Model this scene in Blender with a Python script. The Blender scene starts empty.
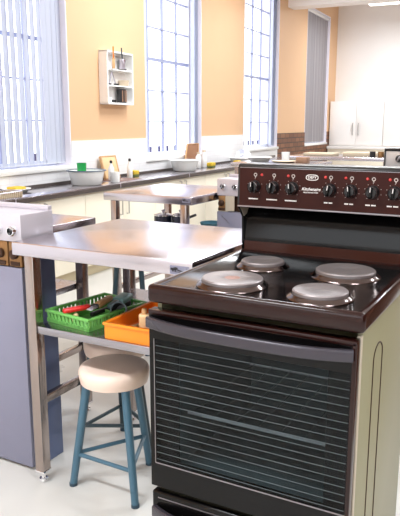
import bpy, bmesh, math, random
from mathutils import Vector, Matrix
random.seed(7)
PI = math.pi
C = bpy.context.scene.collection
A = math.radians(2.6)                      # the window wall is turned a little against the tables
CA, SA = math.cos(A), math.sin(A)

# ------------------------------------------------------------------ materials
def lin(c):
    return tuple(((x / 255) / 12.92 if x / 255 <= .04045 else ((x / 255 + .055) / 1.055) ** 2.4) for x in c)

def mat(name, rgb, rough=.5, metal=0., noise=0., nscale=20., bump=0., coat=0., spec=.5, rnoise=0., stretch=None):
    m = bpy.data.materials.new(name); m.use_nodes = True
    nt = m.node_tree; b = nt.nodes['Principled BSDF']
    col = lin(rgb)
    b.inputs['Base Color'].default_value = (*col, 1)
    b.inputs['Roughness'].default_value = rough
    b.inputs['Metallic'].default_value = metal
    b.inputs['Specular IOR Level'].default_value = spec
    b.inputs['Coat Weight'].default_value = coat
    b.inputs['Coat Roughness'].default_value = .05
    if noise or bump or rnoise:
        tc = nt.nodes.new('ShaderNodeTexCoord'); mp = nt.nodes.new('ShaderNodeMapping')
        nz = nt.nodes.new('ShaderNodeTexNoise'); nz.inputs['Scale'].default_value = nscale
        nz.inputs['Detail'].default_value = 5
        if stretch: mp.inputs['Scale'].default_value = stretch
        nt.links.new(tc.outputs['Object'], mp.inputs['Vector']); nt.links.new(mp.outputs['Vector'], nz.inputs['Vector'])
        if noise:
            r = nt.nodes.new('ShaderNodeMix'); r.data_type = 'RGBA'
            r.inputs[6].default_value = (*[max(0, c * (1 - noise)) for c in col], 1)
            r.inputs[7].default_value = (*[min(1, c * (1 + noise)) for c in col], 1)
            nt.links.new(nz.outputs['Fac'], r.inputs[0]); nt.links.new(r.outputs[2], b.inputs['Base Color'])
        if rnoise:
            mr = nt.nodes.new('ShaderNodeMapRange')
            mr.inputs['To Min'].default_value = max(0, rough - rnoise); mr.inputs['To Max'].default_value = rough + rnoise
            nt.links.new(nz.outputs['Fac'], mr.inputs['Value']); nt.links.new(mr.outputs['Result'], b.inputs['Roughness'])
        if bump:
            bp = nt.nodes.new('ShaderNodeBump'); bp.inputs['Strength'].default_value = bump; bp.inputs['Distance'].default_value = .01
            nt.links.new(nz.outputs['Fac'], bp.inputs['Height']); nt.links.new(bp.outputs['Normal'], b.inputs['Normal'])
    return m

def brick_mat(name, c1, c2, mortar, bw, bh, msize, rough, bump=.3, flat='yz'):
    m = bpy.data.materials.new(name); m.use_nodes = True
    nt = m.node_tree; b = nt.nodes['Principled BSDF']; b.inputs['Roughness'].default_value = rough
    tc = nt.nodes.new('ShaderNodeTexCoord'); sx = nt.nodes.new('ShaderNodeSeparateXYZ'); cx = nt.nodes.new('ShaderNodeCombineXYZ')
    nt.links.new(tc.outputs['Object'], sx.inputs[0])
    nt.links.new(sx.outputs['Y' if flat == 'yz' else 'X'], cx.inputs['X']); nt.links.new(sx.outputs['Z'], cx.inputs['Y'])
    br = nt.nodes.new('ShaderNodeTexBrick')
    br.inputs['Color1'].default_value = (*lin(c1), 1); br.inputs['Color2'].default_value = (*lin(c2), 1); br.inputs['Mortar'].default_value = (*lin(mortar), 1)
    br.inputs['Scale'].default_value = 1; br.inputs['Brick Width'].default_value = bw; br.inputs['Row Height'].default_value = bh
    br.inputs['Mortar Size'].default_value = msize; br.inputs['Bias'].default_value = 0
    nt.links.new(cx.outputs[0], br.inputs['Vector']); nt.links.new(br.outputs['Color'], b.inputs['Base Color'])
    bp = nt.nodes.new('ShaderNodeBump'); bp.inputs['Strength'].default_value = bump; bp.inputs['Distance'].default_value = .004; bp.invert = True
    nt.links.new(br.outputs['Fac'], bp.inputs['Height']); nt.links.new(bp.outputs['Normal'], b.inputs['Normal'])
    return m

def glass_mat(name, tint, gloss):
    m = bpy.data.materials.new(name); m.use_nodes = True
    nt = m.node_tree; nt.nodes.remove(nt.nodes['Principled BSDF']); out = nt.nodes['Material Output']
    t = nt.nodes.new('ShaderNodeBsdfTransparent'); t.inputs[0].default_value = (*tint, 1)
    g = nt.nodes.new('ShaderNodeBsdfGlossy'); g.inputs['Roughness'].default_value = .02
    fr = nt.nodes.new('ShaderNodeFresnel'); fr.inputs[0].default_value = gloss
    mx = nt.nodes.new('ShaderNodeMixShader')
    ge = nt.nodes.new('ShaderNodeNewGeometry'); ml = nt.nodes.new('ShaderNodeMath'); ml.operation = 'MULTIPLY'; iv = nt.nodes.new('ShaderNodeMath'); iv.operation = 'SUBTRACT'; iv.inputs[0].default_value = 1
    nt.links.new(ge.outputs['Backfacing'], iv.inputs[1]); nt.links.new(iv.outputs[0], ml.inputs[1]); nt.links.new(fr.outputs[0], ml.inputs[0])
    nt.links.new(ml.outputs[0], mx.inputs[0]); nt.links.new(t.outputs[0], mx.inputs[1]); nt.links.new(g.outputs[0], mx.inputs[2])
    nt.links.new(mx.outputs[0], out.inputs[0])
    return m

def slat_mat(name, rgb, trans, vary=.04):
    m = bpy.data.materials.new(name); m.use_nodes = True
    nt = m.node_tree; nt.nodes.remove(nt.nodes['Principled BSDF']); out = nt.nodes['Material Output']
    d = nt.nodes.new('ShaderNodeBsdfDiffuse'); d.inputs[0].default_value = (*lin(rgb), 1)
    t = nt.nodes.new('ShaderNodeBsdfTranslucent'); t.inputs[0].default_value = (*lin(rgb), 1)
    tc = nt.nodes.new('ShaderNodeTexCoord'); mp = nt.nodes.new('ShaderNodeMapping'); mp.inputs['Scale'].default_value = (0, 9, .05)
    nz = nt.nodes.new('ShaderNodeTexNoise'); nz.inputs['Scale'].default_value = 1; cr = nt.nodes.new('ShaderNodeMix'); cr.data_type = 'RGBA'
    cr.inputs[6].default_value = (*[c * (1 - vary) for c in lin(rgb)], 1); cr.inputs[7].default_value = (*[min(1, c * (1 + vary)) for c in lin(rgb)], 1)
    nt.links.new(tc.outputs['Object'], mp.inputs[0]); nt.links.new(mp.outputs[0], nz.inputs[0]); nt.links.new(nz.outputs[0], cr.inputs[0])
    nt.links.new(cr.outputs[2], d.inputs[0]); nt.links.new(cr.outputs[2], t.inputs[0])
    mx = nt.nodes.new('ShaderNodeMixShader'); mx.inputs[0].default_value = trans
    nt.links.new(d.outputs[0], mx.inputs[1]); nt.links.new(t.outputs[0], mx.inputs[2]); nt.links.new(mx.outputs[0], out.inputs[0])
    return m

def lamp_mat(name, strength, rgb=(255, 250, 240)):
    m = bpy.data.materials.new(name); m.use_nodes = True
    b = m.node_tree.nodes['Principled BSDF']
    b.inputs['Emission Color'].default_value = (*lin(rgb), 1); b.inputs['Emission Strength'].default_value = strength
    return m

M = dict(
    steel=mat('brushed_steel', (206, 202, 214), .3, 1, rnoise=.08, nscale=9, stretch=(1, 1, 1)),
    steel_top=mat('worktop_steel', (208, 203, 210), .22, 1, noise=.05, rnoise=.09, nscale=7),
    steel_leg=mat('leg_steel', (172, 160, 154), .22, 1, rnoise=.06, nscale=14, stretch=(1, 1, .1)),
    shelf_steel=mat('shelf_steel', (168, 166, 172), .26, 1, rnoise=.06, nscale=8),
    steel_dark=mat('dull_steel', (150, 145, 148), .38, .9, rnoise=.08, nscale=10),
    bench_edge=mat('bench_edge', (84, 74, 70), .45, .3),
    ring=mat('ring_metal', (112, 100, 98), .14, 1),
    chrome=mat('chrome', (235, 235, 238), .08, 1),
    console_light=mat('console_box_steel', (206, 200, 208), .4, .3, noise=.05, nscale=6),
    console=mat('console_steel', (138, 138, 158), .42, .35, noise=.05, nscale=6),
    console_reflect=mat('console_side_reflection', (98, 112, 150), .3, .35, noise=.12, nscale=5),  # darker, bluer side: a dark reflection put into the colour
    brass=mat('brass_box', (150, 112, 72), .42, .6, noise=.35, nscale=40),
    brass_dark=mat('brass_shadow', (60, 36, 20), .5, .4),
    brown=mat('brown_enamel', (36, 15, 12), .14, 0, coat=.1, spec=.3, noise=.05, nscale=60),
    reflection_brown=mat('reflection_brown', (58, 30, 22), .25, 0, spec=.3),  # brown reflection of the hob, painted as a strip on the splashback
    panel_brown=mat('panel_brown', (50, 19, 13), .42, 0, spec=.15, noise=.08, nscale=80),
    black=mat('black_enamel', (10, 9, 9), .12, 0, spec=.25),
    blacksoft=mat('black_plastic', (16, 15, 17), .3, 0, coat=.2),
    hob_black=mat('hob_black', (10, 8, 9), .12, 0, coat=0, spec=.3, bump=.02, nscale=120),
    plate=mat('hotplate_iron', (142, 134, 134), .42, .6, noise=.12, nscale=18),
    plate_spot=mat('hotplate_spot', (158, 122, 112), .5, .3),
    olive=mat('olive_enamel', (150, 148, 118), .4, 0, noise=.05, nscale=5),
    beige_light=mat('silver_paint', (216, 213, 212), .35, .3),
    beige_metal=mat('beige_enamel', (190, 178, 160), .45, 0, noise=.04),
    handle=mat('oven_handle', (58, 54, 62), .25, .35, coat=.3),
    linewhite=mat('printed_line', (96, 106, 110), .5),
    print_dim=mat('print_dim', (170, 158, 152), .5),
    print_white=mat('print_white', (235, 230, 226), .5),
    red_lens=mat('red_lens', (190, 52, 48), .2, 0, coat=.5),
    liner=mat('oven_liner', (96, 108, 108), .5, 0, noise=.1, nscale=10),
    orange_wall=mat('orange_paint', (225, 183, 143), .6, 0, noise=.015, nscale=4),
    white_wall=mat('white_paint', (242, 238, 235), .6, 0, noise=.01, nscale=4),
    ceiling=mat('ceiling_paint', (246, 243, 238), .7, 0, noise=.01, nscale=3),
    white=mat('white_enamel', (246, 245, 243), .25, 0, coat=.2, noise=.01),
    bars=mat('glazing_bar_backlit', (156, 162, 194), .4),  # white bars against bright sky; their backlit grey-blue is put into the colour
    frame=mat('window_paint', (226, 229, 242), .4, 0, noise=.02),
    reveal=mat('reveal_paint', (236, 230, 238), .5, 0, noise=.01),
    cream=mat('cream_laminate', (243, 234, 214), .4, 0, noise=.015, nscale=3),
    kick=mat('kick_board', (206, 192, 160), .5, 0, noise=.04),
    cupboard=mat('white_laminate', (244, 240, 236), .4, 0, noise=.008),
    bar=mat('bar_handle', (190, 186, 182), .3, .9),
    floor=mat('floor_vinyl', (206, 204, 200), .3, 0, noise=.06, nscale=1.6, rnoise=.1),
    seat=mat('seat_plastic', (242, 216, 200), .38, 0, noise=.02, nscale=12),
    legblue=mat('blue_tube', (68, 104, 124), .35, 0, noise=.06, nscale=30),
    legdark=mat('dark_blue_tube', (46, 66, 74), .35, 0, noise=.06, nscale=30),
    rubber=mat('rubber', (48, 70, 86), .7),
    green=mat('green_plastic', (112, 184, 92), .38, 0, noise=.05, nscale=25),
    greencup=mat('green_cup', (18, 148, 70), .35, 0, noise=.04),
    orange=mat('orange_plastic', (250, 140, 30), .38, 0, noise=.04, nscale=25),
    red=mat('red_plastic', (206, 34, 28), .3, 0, noise=.05),
    wood=mat('wood', (205, 160, 112), .5, 0, noise=.2, nscale=18, stretch=(1, 8, 1)),
    wood_pale=mat('pale_wood', (228, 196, 148), .5, 0, noise=.12, nscale=22, stretch=(6, 1, 1)),
    wood_dark=mat('brown_wood', (150, 104, 74), .5, 0, noise=.2, nscale=18, stretch=(1, 8, 1)),
    teal=mat('teal_plastic', (112, 150, 150), .4, 0, noise=.05),
    dark=mat('dark_plastic', (34, 32, 34), .4, 0, noise=.1),
    yellow=mat('yellow_sponge', (226, 190, 60), .8, 0, noise=.1, nscale=90, bump=.2),
    sponge_green=mat('sponge_green', (110, 118, 60), .9, 0, noise=.2, nscale=90, bump=.2),
    rim_blue=mat('basin_rim', (92, 104, 124), .3),
    sink_red=mat('sink_brown', (128, 84, 74), .35, .3, noise=.1),
    bluecloth=mat('blue_cloth', (120, 176, 196), .8, 0, noise=.15, nscale=40, bump=.2),
    navy=mat('navy_pot', (50, 56, 78), .2, .4, coat=.3),
    brownbox=mat('brown_box', (156, 120, 96), .6, 0, noise=.1),
    beigebox=mat('beige_tray', (214, 196, 170), .5, 0, noise=.08),
    tile=brick_mat('white_tile', (246, 245, 246), (243, 242, 244), (236, 234, 236), .2, .0635, .003, .2, .1),
    brick=brick_mat('brown_brick', (136, 88, 58), (110, 66, 42), (64, 42, 32), .235, .082, .009, .55, .5),
    brickx=brick_mat('brown_brick_far', (136, 88, 58), (110, 66, 42), (64, 42, 32), .235, .082, .009, .55, .5, 'xz'),
    glass=glass_mat('window_glass', (.98, .985, 1.), 1.12),
    oven_glass=glass_mat('oven_glass', (.60, .65, .67), 1.3),
    slat=slat_mat('blind_slat', (212, 216, 229), .25),
    slat_grey=slat_mat('blind_slat_grey', (176, 170, 172), .3, .45),  # uneven tone paints the light and shade of the folds into the slats
    fence=mat('fence_dark', (70, 74, 120), .6),
    tube=lamp_mat('fluorescent', 3.0),
)

# ------------------------------------------------------------------ mesh builder
class MB:
    """collects shapes into one mesh"""
    def __init__(s):
        s.bm = bmesh.new()
    def _bev(s, geom, w, seg=2):
        if w > 0:
            es = list({e for v in geom for e in v.link_edges})
            bmesh.ops.bevel(s.bm, geom=es, offset=w, segments=seg, affect='EDGES', profile=.5, clamp_overlap=True)
    def box(s, x0, x1, y0, y1, z0, z1, bev=0., seg=2, rot=None, pivot=None):
        r = bmesh.ops.create_cube(s.bm, size=1)
        vs = r['verts']
        m = Matrix.Translation(((x0 + x1) / 2, (y0 + y1) / 2, (z0 + z1) / 2)) @ Matrix.Diagonal((abs(x1 - x0), abs(y1 - y0), abs(z1 - z0), 1))
        if rot is not None:
            p = Vector(pivot if pivot else ((x0 + x1) / 2, (y0 + y1) / 2, (z0 + z1) / 2))
            m = Matrix.Translation(p) @ rot.to_4x4() @ Matrix.Translation(-p) @ m
        bmesh.ops.transform(s.bm, matrix=m, verts=vs)
        s._bev(vs, bev, seg)
        return s
    def cyl(s, p0, p1, r0, r1=None, n=16, cap=True):
        p0, p1 = Vector(p0), Vector(p1); d = p1 - p0; r1 = r0 if r1 is None else r1
        q = d.to_track_quat('Z', 'Y').to_matrix().to_4x4()
        m = Matrix.Translation((p0 + p1) / 2) @ q
        bmesh.ops.create_cone(s.bm, cap_ends=cap, segments=n, radius1=r0, radius2=r1, depth=d.length, matrix=m)
        return s
    def tube(s, pts, r, n=10):
        pts = [Vector(p) for p in pts]; rings = []
        rr = r if isinstance(r, (list, tuple)) else [r] * len(pts)
        up = None
        for i, p in enumerate(pts):
            t = (pts[min(i + 1, len(pts) - 1)] - pts[max(i - 1, 0)]).normalized()
            if up is None:
                up = t.orthogonal().normalized()
            up = (up - t * up.dot(t)).normalized(); b = t.cross(up)
            rings.append([s.bm.verts.new(p + (up * math.cos(2 * PI * k / n) + b * math.sin(2 * PI * k / n)) * rr[i]) for k in range(n)])
        for a, b in zip(rings, rings[1:]):
            for k in range(n):
                s.bm.faces.new((a[k], a[(k + 1) % n], b[(k + 1) % n], b[k]))
        s.bm.faces.new(rings[0][::-1]); s.bm.faces.new(rings[-1])
        return s
    def lathe(s, prof, c=(0, 0, 0), n=32, rot=None, sx=1., sy=1.):
        """profile of (r, z) turned about z"""
        c = Vector(c); rings = []
        R = rot if rot is not None else Matrix.Identity(3)
        for r, z in prof:
            if r < 1e-6:
                rings.append([s.bm.verts.new(c + R @ Vector((0, 0, z)))])
            else:
                rings.append([s.bm.verts.new(c + R @ Vector((r * sx * math.cos(2 * PI * k / n), r * sy * math.sin(2 * PI * k / n), z))) for k in range(n)])
        for a, b in zip(rings, rings[1:]):
            for k in range(n):
                k2 = (k + 1) % n
                if len(a) == 1 and len(b) == 1: continue
                if len(a) == 1: s.bm.faces.new((a[0], b[k2], b[k]))
                elif len(b) == 1: s.bm.faces.new((a[k], a[k2], b[0]))
                else: s.bm.faces.new((a[k], a[k2], b[k2], b[k]))
        return s
    def prism(s, poly, axis, t0, t1, bev=0., seg=2):
        """polygon of (a, b) swept along an axis: x -> (y,z), y -> (x,z), z -> (x,y)"""
        def P(a, b, t):
            return {'x': (t, a, b), 'y': (a, t, b), 'z': (a, b, t)}[axis]
        v0 = [s.bm.verts.new(P(a, b, t0)) for a, b in poly]; v1 = [s.bm.verts.new(P(a, b, t1)) for a, b in poly]
        n = len(poly)
        s.bm.faces.new(v0[::-1]); s.bm.faces.new(v1)
        for k in range(n):
            s.bm.faces.new((v0[k], v0[(k + 1) % n], v1[(k + 1) % n], v1[k]))
        s._bev(v0 + v1, bev, seg)
        return s
    def sweep(s, pts, half_w, half_h, n_round=3):
        """flat bar with a rounded-rectangle section (half_h in z) along points in plan"""
        pts = [Vector(p) for p in pts]; rings = []
        for i, p in enumerate(pts):
            t = (pts[min(i + 1, len(pts) - 1)] - pts[max(i - 1, 0)]); t.z = 0; t.normalize()
            nrm = Vector((t.y, -t.x, 0)); ring = []
            for sx_, sz_, a0 in ((1, -1, -90), (1, 1, 0), (-1, 1, 90), (-1, -1, 180)):
                rad = min(half_w, half_h) * .6
                for q in range(n_round + 1):
                    an = math.radians(a0 + 90 * q / n_round)
                    ring.append(s.bm.verts.new(p + nrm * (sx_ * (half_w - rad) + rad * math.cos(an)) + Vector((0, 0, sz_ * (half_h - rad) + rad * math.sin(an)))))
            rings.append(ring)
        n = len(rings[0])
        for a, b in zip(rings, rings[1:]):
            for k in range(n):
                s.bm.faces.new((a[k], a[(k + 1) % n], b[(k + 1) % n], b[k]))
        s.bm.faces.new(rings[0][::-1]); s.bm.faces.new(rings[-1])
        return s
    def build(s, name, m, parent=None, off=(0, 0, 0), smooth=True, ang=35):
        bm = s.bm
        bmesh.ops.translate(bm, verts=bm.verts, vec=-Vector(off))
        bmesh.ops.recalc_face_normals(bm, faces=bm.faces)
        me = bpy.data.meshes.new(name); bm.to_mesh(me); bm.free()
        o = bpy.data.objects.new(name, me); C.objects.link(o)
        if m is not None: me.materials.append(m)
        if smooth:
            me.shade_smooth(); me.set_sharp_from_angle(angle=math.radians(ang))
        if parent is not None: o.parent = parent
        return o

def tag(o, label, cat, group=None):
    o['label'] = label; o['category'] = cat
    if group: o['group'] = group
    return o
def thing(name, label, cat, loc=(0, 0, 0), rotz=0., group=None):
    o = bpy.data.objects.new(name, None); C.objects.link(o)
    o.location = loc; o.rotation_euler = (0, 0, rotz); o.empty_display_size = .1
    return tag(o, label, cat, group)
def W(u, v, z=0.):                          # wall frame -> world: u along the wall, v away from it into the room
    return (v * CA - u * SA, v * SA + u * CA, z)
def wthing(name, label, cat, u, v, z, group=None):
    return thing(name, label, cat, W(u, v, z), A, group)
def struct(o, wall=False):
    o['kind'] = 'structure'
    if wall: o.rotation_euler = (0, 0, A)
    return o
def copy_tree(o, parent=None):
    c = o.copy(); C.objects.link(c)
    if parent is not None: c.parent = parent
    for ch in list(o.children): copy_tree(ch, c)
    return c
def text_mesh(name, body, size, m, parent, loc, rot=(PI / 2, 0, 0), shear=0., extrude=.0004, sx=1.):
    cu = bpy.data.curves.new(name, 'FONT'); cu.body = body; cu.size = size; cu.align_x = 'CENTER'; cu.align_y = 'CENTER'
    cu.extrude = extrude; cu.shear = shear; cu.offset = size * .012
    tmp = bpy.data.objects.new(name + '_curve', cu); C.objects.link(tmp)
    dg = bpy.context.evaluated_depsgraph_get()
    me = bpy.data.meshes.new_from_object(tmp.evaluated_get(dg)); bpy.data.objects.remove(tmp); bpy.data.curves.remove(cu)
    me.materials.clear(); me.materials.append(m)
    o = bpy.data.objects.new(name, me); C.objects.link(o); o.parent = parent; o.location = loc; o.rotation_euler = rot; o.scale = (sx, 1, 1)
    return o

# ------------------------------------------------------------------ setting
WV = -3.64                                  # face of the window wall
CEIL = 3.85
FAR = 14.1; BACK = -2.6; RV = 3.4
T = .30
WINS = [(3.40, 4.83), (6.16, 7.53), (8.93, 10.42), (11.95, 13.5)]
ZS, ZT = .93, 3.4
struct(MB().box(WV - T, RV + .3, BACK - .3, FAR + .3, -.1, 0).build('floor', M['floor'], smooth=False), True)
struct(MB().box(WV - T, RV + .3, BACK - .3, FAR + .3, CEIL, CEIL + .1).build('ceiling', M['ceiling'], smooth=False), True)
b = MB(); edges = [BACK] + [e for w in WINS for e in w] + [FAR]
for i in range(0, len(edges), 2):
    b.box(WV - T, WV, edges[i], edges[i + 1], ZS, ZT)
b.box(WV - T, WV, BACK, FAR, 0, ZS).box(WV - T, WV, BACK, FAR, ZT, CEIL)
struct(b.build('wall_left', M['orange_wall'], smooth=False), True)
struct(MB().box(WV - T, RV + .3, FAR, FAR + .2, 0, CEIL).build('wall_far', M['white_wall'], smooth=False), True)
b = MB(); BW = [(-3.0, -.4), (.4, 3.0)]       # openings added behind the viewer for frontal fill light
ev = [WV - T] + [e for w in BW for e in w] + [RV + .3]
for i in range(0, len(ev), 2): b.box(ev[i], ev[i + 1], BACK - .2, BACK, 1.0, 3.2)
b.box(WV - T, RV + .3, BACK - .2, BACK, 0, 1.0).box(WV - T, RV + .3, BACK - .2, BACK, 3.2, CEIL)
struct(b.build('wall_back', M['white_wall'], smooth=False), True)
# unseen right-hand wall, made dark brick to darken the steel's reflections
struct(MB().box(RV, RV + .25, BACK, FAR, 0, CEIL).build('wall_right', M['brick'], smooth=False), True)
# unseen low brick block, added to darken reflections in the steel sides
struct(MB().box(.2, .45, 2.4, 11.5, 0, 1.1).build('wall_partition_added', M['brick'], smooth=False))
# white tiles along the wall up to the start of the brick, brick beyond
b = MB(); te = [BACK] + [e for w in WINS[:3] for e in w]  # starts behind the viewer: unseen tiles added to whiten the steel's reflections
for i in range(0, len(te) - 1, 2): b.box(WV, WV + .012, te[i], te[i + 1], ZS, 1.15)
b.box(WV, WV + .012, BACK, WINS[2][1], 0, ZS)
struct(b.build('trim_1', M['tile'], smooth=False), True)
b = MB(); b.box(WV, WV + .012, WINS[2][1], WINS[3][0], 0, 1.15).box(WV, WV + .012, WINS[3][0], WINS[3][1], 0, ZS - .03).box(WV, WV + .012, WINS[3][1], FAR, 0, 1.15)
struct(b.build('trim_2', M['brick'], smooth=False), True)
# white cross beam under the ceiling
struct(MB().box(WV, RV, 10.82, 11.12, 3.19, CEIL, .005).build('trim_3', M['white_wall'], smooth=False), True)

for k, (u0, u1) in enumerate(WINS):
    n = k + 1
    fv = WV - .15                           # frame plane, set back in the reveal
    b = MB()
    for (c0, c1) in ((u0, u0 + .045), (u1 - .045, u1)): b.box(fv - .05, fv, c0, c1, ZS, ZT)
    b.box(fv - .05, fv, u0, u1, ZS, ZS + .05).box(fv - .05, fv, u0, u1, ZT - .05, ZT)
    wf = b.build('window_%d' % n, M['frame'], smooth=False); struct(wf, True)
    b = MB()
    z = 1.33
    while z < ZT - .1:
        big = abs(z - 2.015) < .03
        h = .016 if big else .006
        b.box(fv - .04, fv - .005, u0 + .045, u1 - .045, z - h, z + h); z += .3425
    for q in range(1, 4):
        uu = u0 + (u1 - u0) * q / 4
        h = .010 if q == 2 else .0055
        b.box(fv - .038, fv - .008, uu - h, uu + h, ZS + .05, ZT - .05)
    b.build('glazing_bars', M['bars'], wf, smooth=False)
    MB().box(fv - .028, fv - .022, u0 + .04, u1 - .04, ZS + .04, ZT - .04).build('glass', M['glass'], wf, smooth=False)
    MB().box(WV - .148, WV + .03, u0 - .02 if k < 3 else u0, u1 + .02 if k < 3 else u1, ZS - .035, ZS + .007, .006).build('window_sill', M['white'], wf)
    b = MB()                                # white lining of the reveal
    b.box(WV - T - .002, WV + .004, u0 - .001, u0 + .012, ZS, ZT).box(WV - T - .002, WV + .004, u1 - .012, u1 + .001, ZS, ZT).box(WV - .149, WV + .004, u0, u1, ZT - .012, ZT + .001)
    b.build('reveal_lining', M['reveal'], wf, smooth=False)

# dark railing outside, seen low through the panes
b = MB(); fv = WV - .9
uu = 3.0
while uu < 14.0:
    b.box(fv - .015, fv + .015, uu - .012, uu + .012, 0, 1.0); uu += .24
b.box(fv - .012, fv + .012, 3, 14, .70, .72).box(fv - .012, fv + .012, 3, 14, .2, .24)
fo = b.build('railing', M['fence'], off=W(0, 0), smooth=False); fo.rotation_euler = (0, 0, A); fo.location = (0, 0, 0)
tag(fo, 'low dark railing outside, glimpsed through the bottom of the windows', 'railing')
struct(MB().box(WV - 6, WV - T, BACK - 4, FAR + 6, -.2, -.1).build('ground_outside', M['white_wall'], smooth=False), True)

# ------------------------------------------------------------------ vertical blinds
def blind(u0, u1, spans, m, label, zt=3.36, zb=.955, jit=2.):
    """spans: list of (start, end, pitch, angle in degrees away from the wall plane)"""
    v = WV - .055
    t = wthing('vertical_blind', label, 'blind', (u0 + u1) / 2, v, zb, 'vertical blinds in the windows')
    uc = (u0 + u1) / 2
    MB().box(-.025, .03, u0 - uc + .015, u1 - uc - .015, zt - zb - .03, zt - zb + .025, .004).build('head_rail', M['white'], t)
    b = MB(); ch = []
    for (s0, s1, pitch, ang) in spans:
        u = s0
        while u <= s1:
            a = math.radians(ang + random.uniform(-jit, jit)); hw = .0435
            r = Matrix.Rotation(a, 3, 'Z')
            b.box(-.0006, .0006, u - uc - hw, u - uc + hw, .0, zt - zb - .03, rot=r)
            b.box(-.002, .002, u - uc - hw + .004, u - uc + hw - .004, .003, .028, rot=r)
            ch.append((u - uc))
            u += pitch
    b.build('slats', m, t, smooth=False)
    if len(ch) > 1:
        c = MB()
        for x0, x1 in zip(ch, ch[1:]): c.tube([(.03, x0, .012), (.031, (x0 + x1) / 2, .008), (.03, x1, .012)], .0015, 5)
        c.build('bottom_chain', M['white'], t)
    return t
blind(*WINS[0], [(3.46, 4.53, .082, 17), (4.60, 4.80, .066, 2)], M['slat'], 'pale grey vertical blind hanging half open in the window beside the bench with the strainer')
blind(*WINS[1], [(6.245, 6.30, .2, -5), (7.40, 7.50, .030, 60)], M['slat'], 'pale vertical blind drawn aside in the window behind the brown drying rack')
blind(*WINS[2], [(9.00, 9.02, .2, 5), (10.22, 10.38, .030, 50)], M['slat'], 'pale vertical blind drawn aside in the window between white tiles and brown brick')
blind(*WINS[3], [(12.13, 13.46, .083, -12)], M['slat_grey'], 'grey vertical blind hanging closed in the window nearest the white cupboards', jit=20.)

# ------------------------------------------------------------------ wall bench with its cabinets
BZ = .775; BV0 = -3.19
t = wthing('wall_bench', 'long steel worktop running along the window wall above cream cabinets', 'worktop', 2.2, WV, 0)
L = 10.3 - 2.2
def sink_cut(u0, u1): return (u0 - 2.2, u1 - 2.2)
MB().box(.014, BV0 - WV, 0, L, BZ - .006, BZ, .001).build('worktop_sheet', M['steel_top'], t)
MB().box(BV0 - WV - .02, BV0 - WV, 0, L, BZ - .04, BZ + .0005, .002).build('front_edge', M['bench_edge'], t)
MB().box(.014, .022, 0, L, BZ, BZ + .025).build('upstand', M['bench_edge'], t)
for k in range(1, 6): MB().box(BV0 - WV - .021, BV0 - WV + .001, k * 1.37 - .006, k * 1.37 + .006, BZ - .04, BZ + .0008).build('joint_cover', M['steel'], t)
def sink(u, label):
    s = wthing('sink', label, 'sink', u, -3.40, BZ)
    b = MB()
    b.box(-.15, .15, -.20, .20, .0005, .004, .001).build('rim', M['steel'], s)
    b = MB()
    b.box(-.13, .13, -.18, .18, .004, .006).build('bowl', M['sink_red'], s)
    MB().lathe([(.0, .0065), (.02, .0065), (.024, .009), (.028, .006)], (0, 0, 0), 16).build('drain', M['chrome'], s)
    return s
sink(5.27, 'brown stained sink set in the bench right of the white basin and wooden board')
# cabinets
def cabinet(u0, u1, label):
    c = wthing('base_cabinet', label, 'cabinet', (u0 + u1) / 2, WV, 0, 'cream cabinets under the wall bench')
    h = (u1 - u0) / 2; F = -3.245 - WV
    MB().box(.014, F, -h + .001, h - .001, .10, BZ - .042).build('carcass', M['cream'], c, smooth=False)
    MB().box(.10, F - .05, -h + .001, h - .001, 0, .10).build('kick_board', M['kick'], c, smooth=False)
    for sgn in (-1, 1):
        y0, y1 = (-h + .003, -.0015) if sgn < 0 else (.0015, h - .003)
        d = MB().box(F + .001, F + .019, y0, y1, .105, BZ - .046, .0015).build('door', M['cream'], c)
        hy = -.055 if sgn < 0 else .055
        b = MB().tube([(F + .019, hy, .70), (F + .045, hy, .70), (F + .045, hy, .49), (F + .019, hy, .49)], .006, 8)
        b.build('handle', M['bar'], d)
    return c
us = [2.2, 3.28, 4.45, 5.62, 6.79, 7.96, 9.13, 10.3]
where = ['behind the grey console', 'under the window with the strainer', 'below the white basin and green cup', 'between the basin and the drying rack',
         'under the drying rack', 'beside the far basin', 'at the end of the bench near the brick']
for i in range(7):
    cabinet(us[i], us[i + 1], 'cream two door cabinet ' + where[i])

# things standing on the bench ------------------------------------------------
def basin(u, v, r, h, label, rim='rim_blue', sy=1.):
    s = wthing('basin', label, 'basin', u, v, BZ, 'white enamel basins on the bench')
    MB().lathe([(0, .002), (r * .74, .002), (r * .80, .012), (r * .93, h * .8), (r * .97, h), (r * .95, h), (r * .90, h * .8), (r * .76, .018), (0, .012)], n=40, sy=sy).build('bowl', M['white'], s)
    MB().lathe([(r * .95, h - .002), (r * 1.06, h - .002), (r * 1.07, h + .003), (r * 1.05, h + .007), (r * .95, h + .003)], n=40, sy=sy).build('rim', M[rim], s)
    return s
basin(4.72, -3.40, .165, .125, 'white enamel basin with dark rim holding a green cup')
basin(6.64, -3.42, .165, .12, 'low white basin in front of the drying rack', 'white')
basin(8.3, -3.38, .19, .075, 'white basin with dishes on it just left of the dark stove panel', 'white')
cup = MB().lathe([(0, 0), (.030, 0), (.034, .004), (.043, .175), (.041, .175), (.032, .006), (0, .006)], W(4.735, -3.46, BZ + .013), 24).build('cup', M['greencup'], off=W(4.735, -3.46, BZ + .013))
cup.location = W(4.735, -3.46, BZ + .013); tag(cup, 'green plastic cup standing in the white basin', 'cup')
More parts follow.
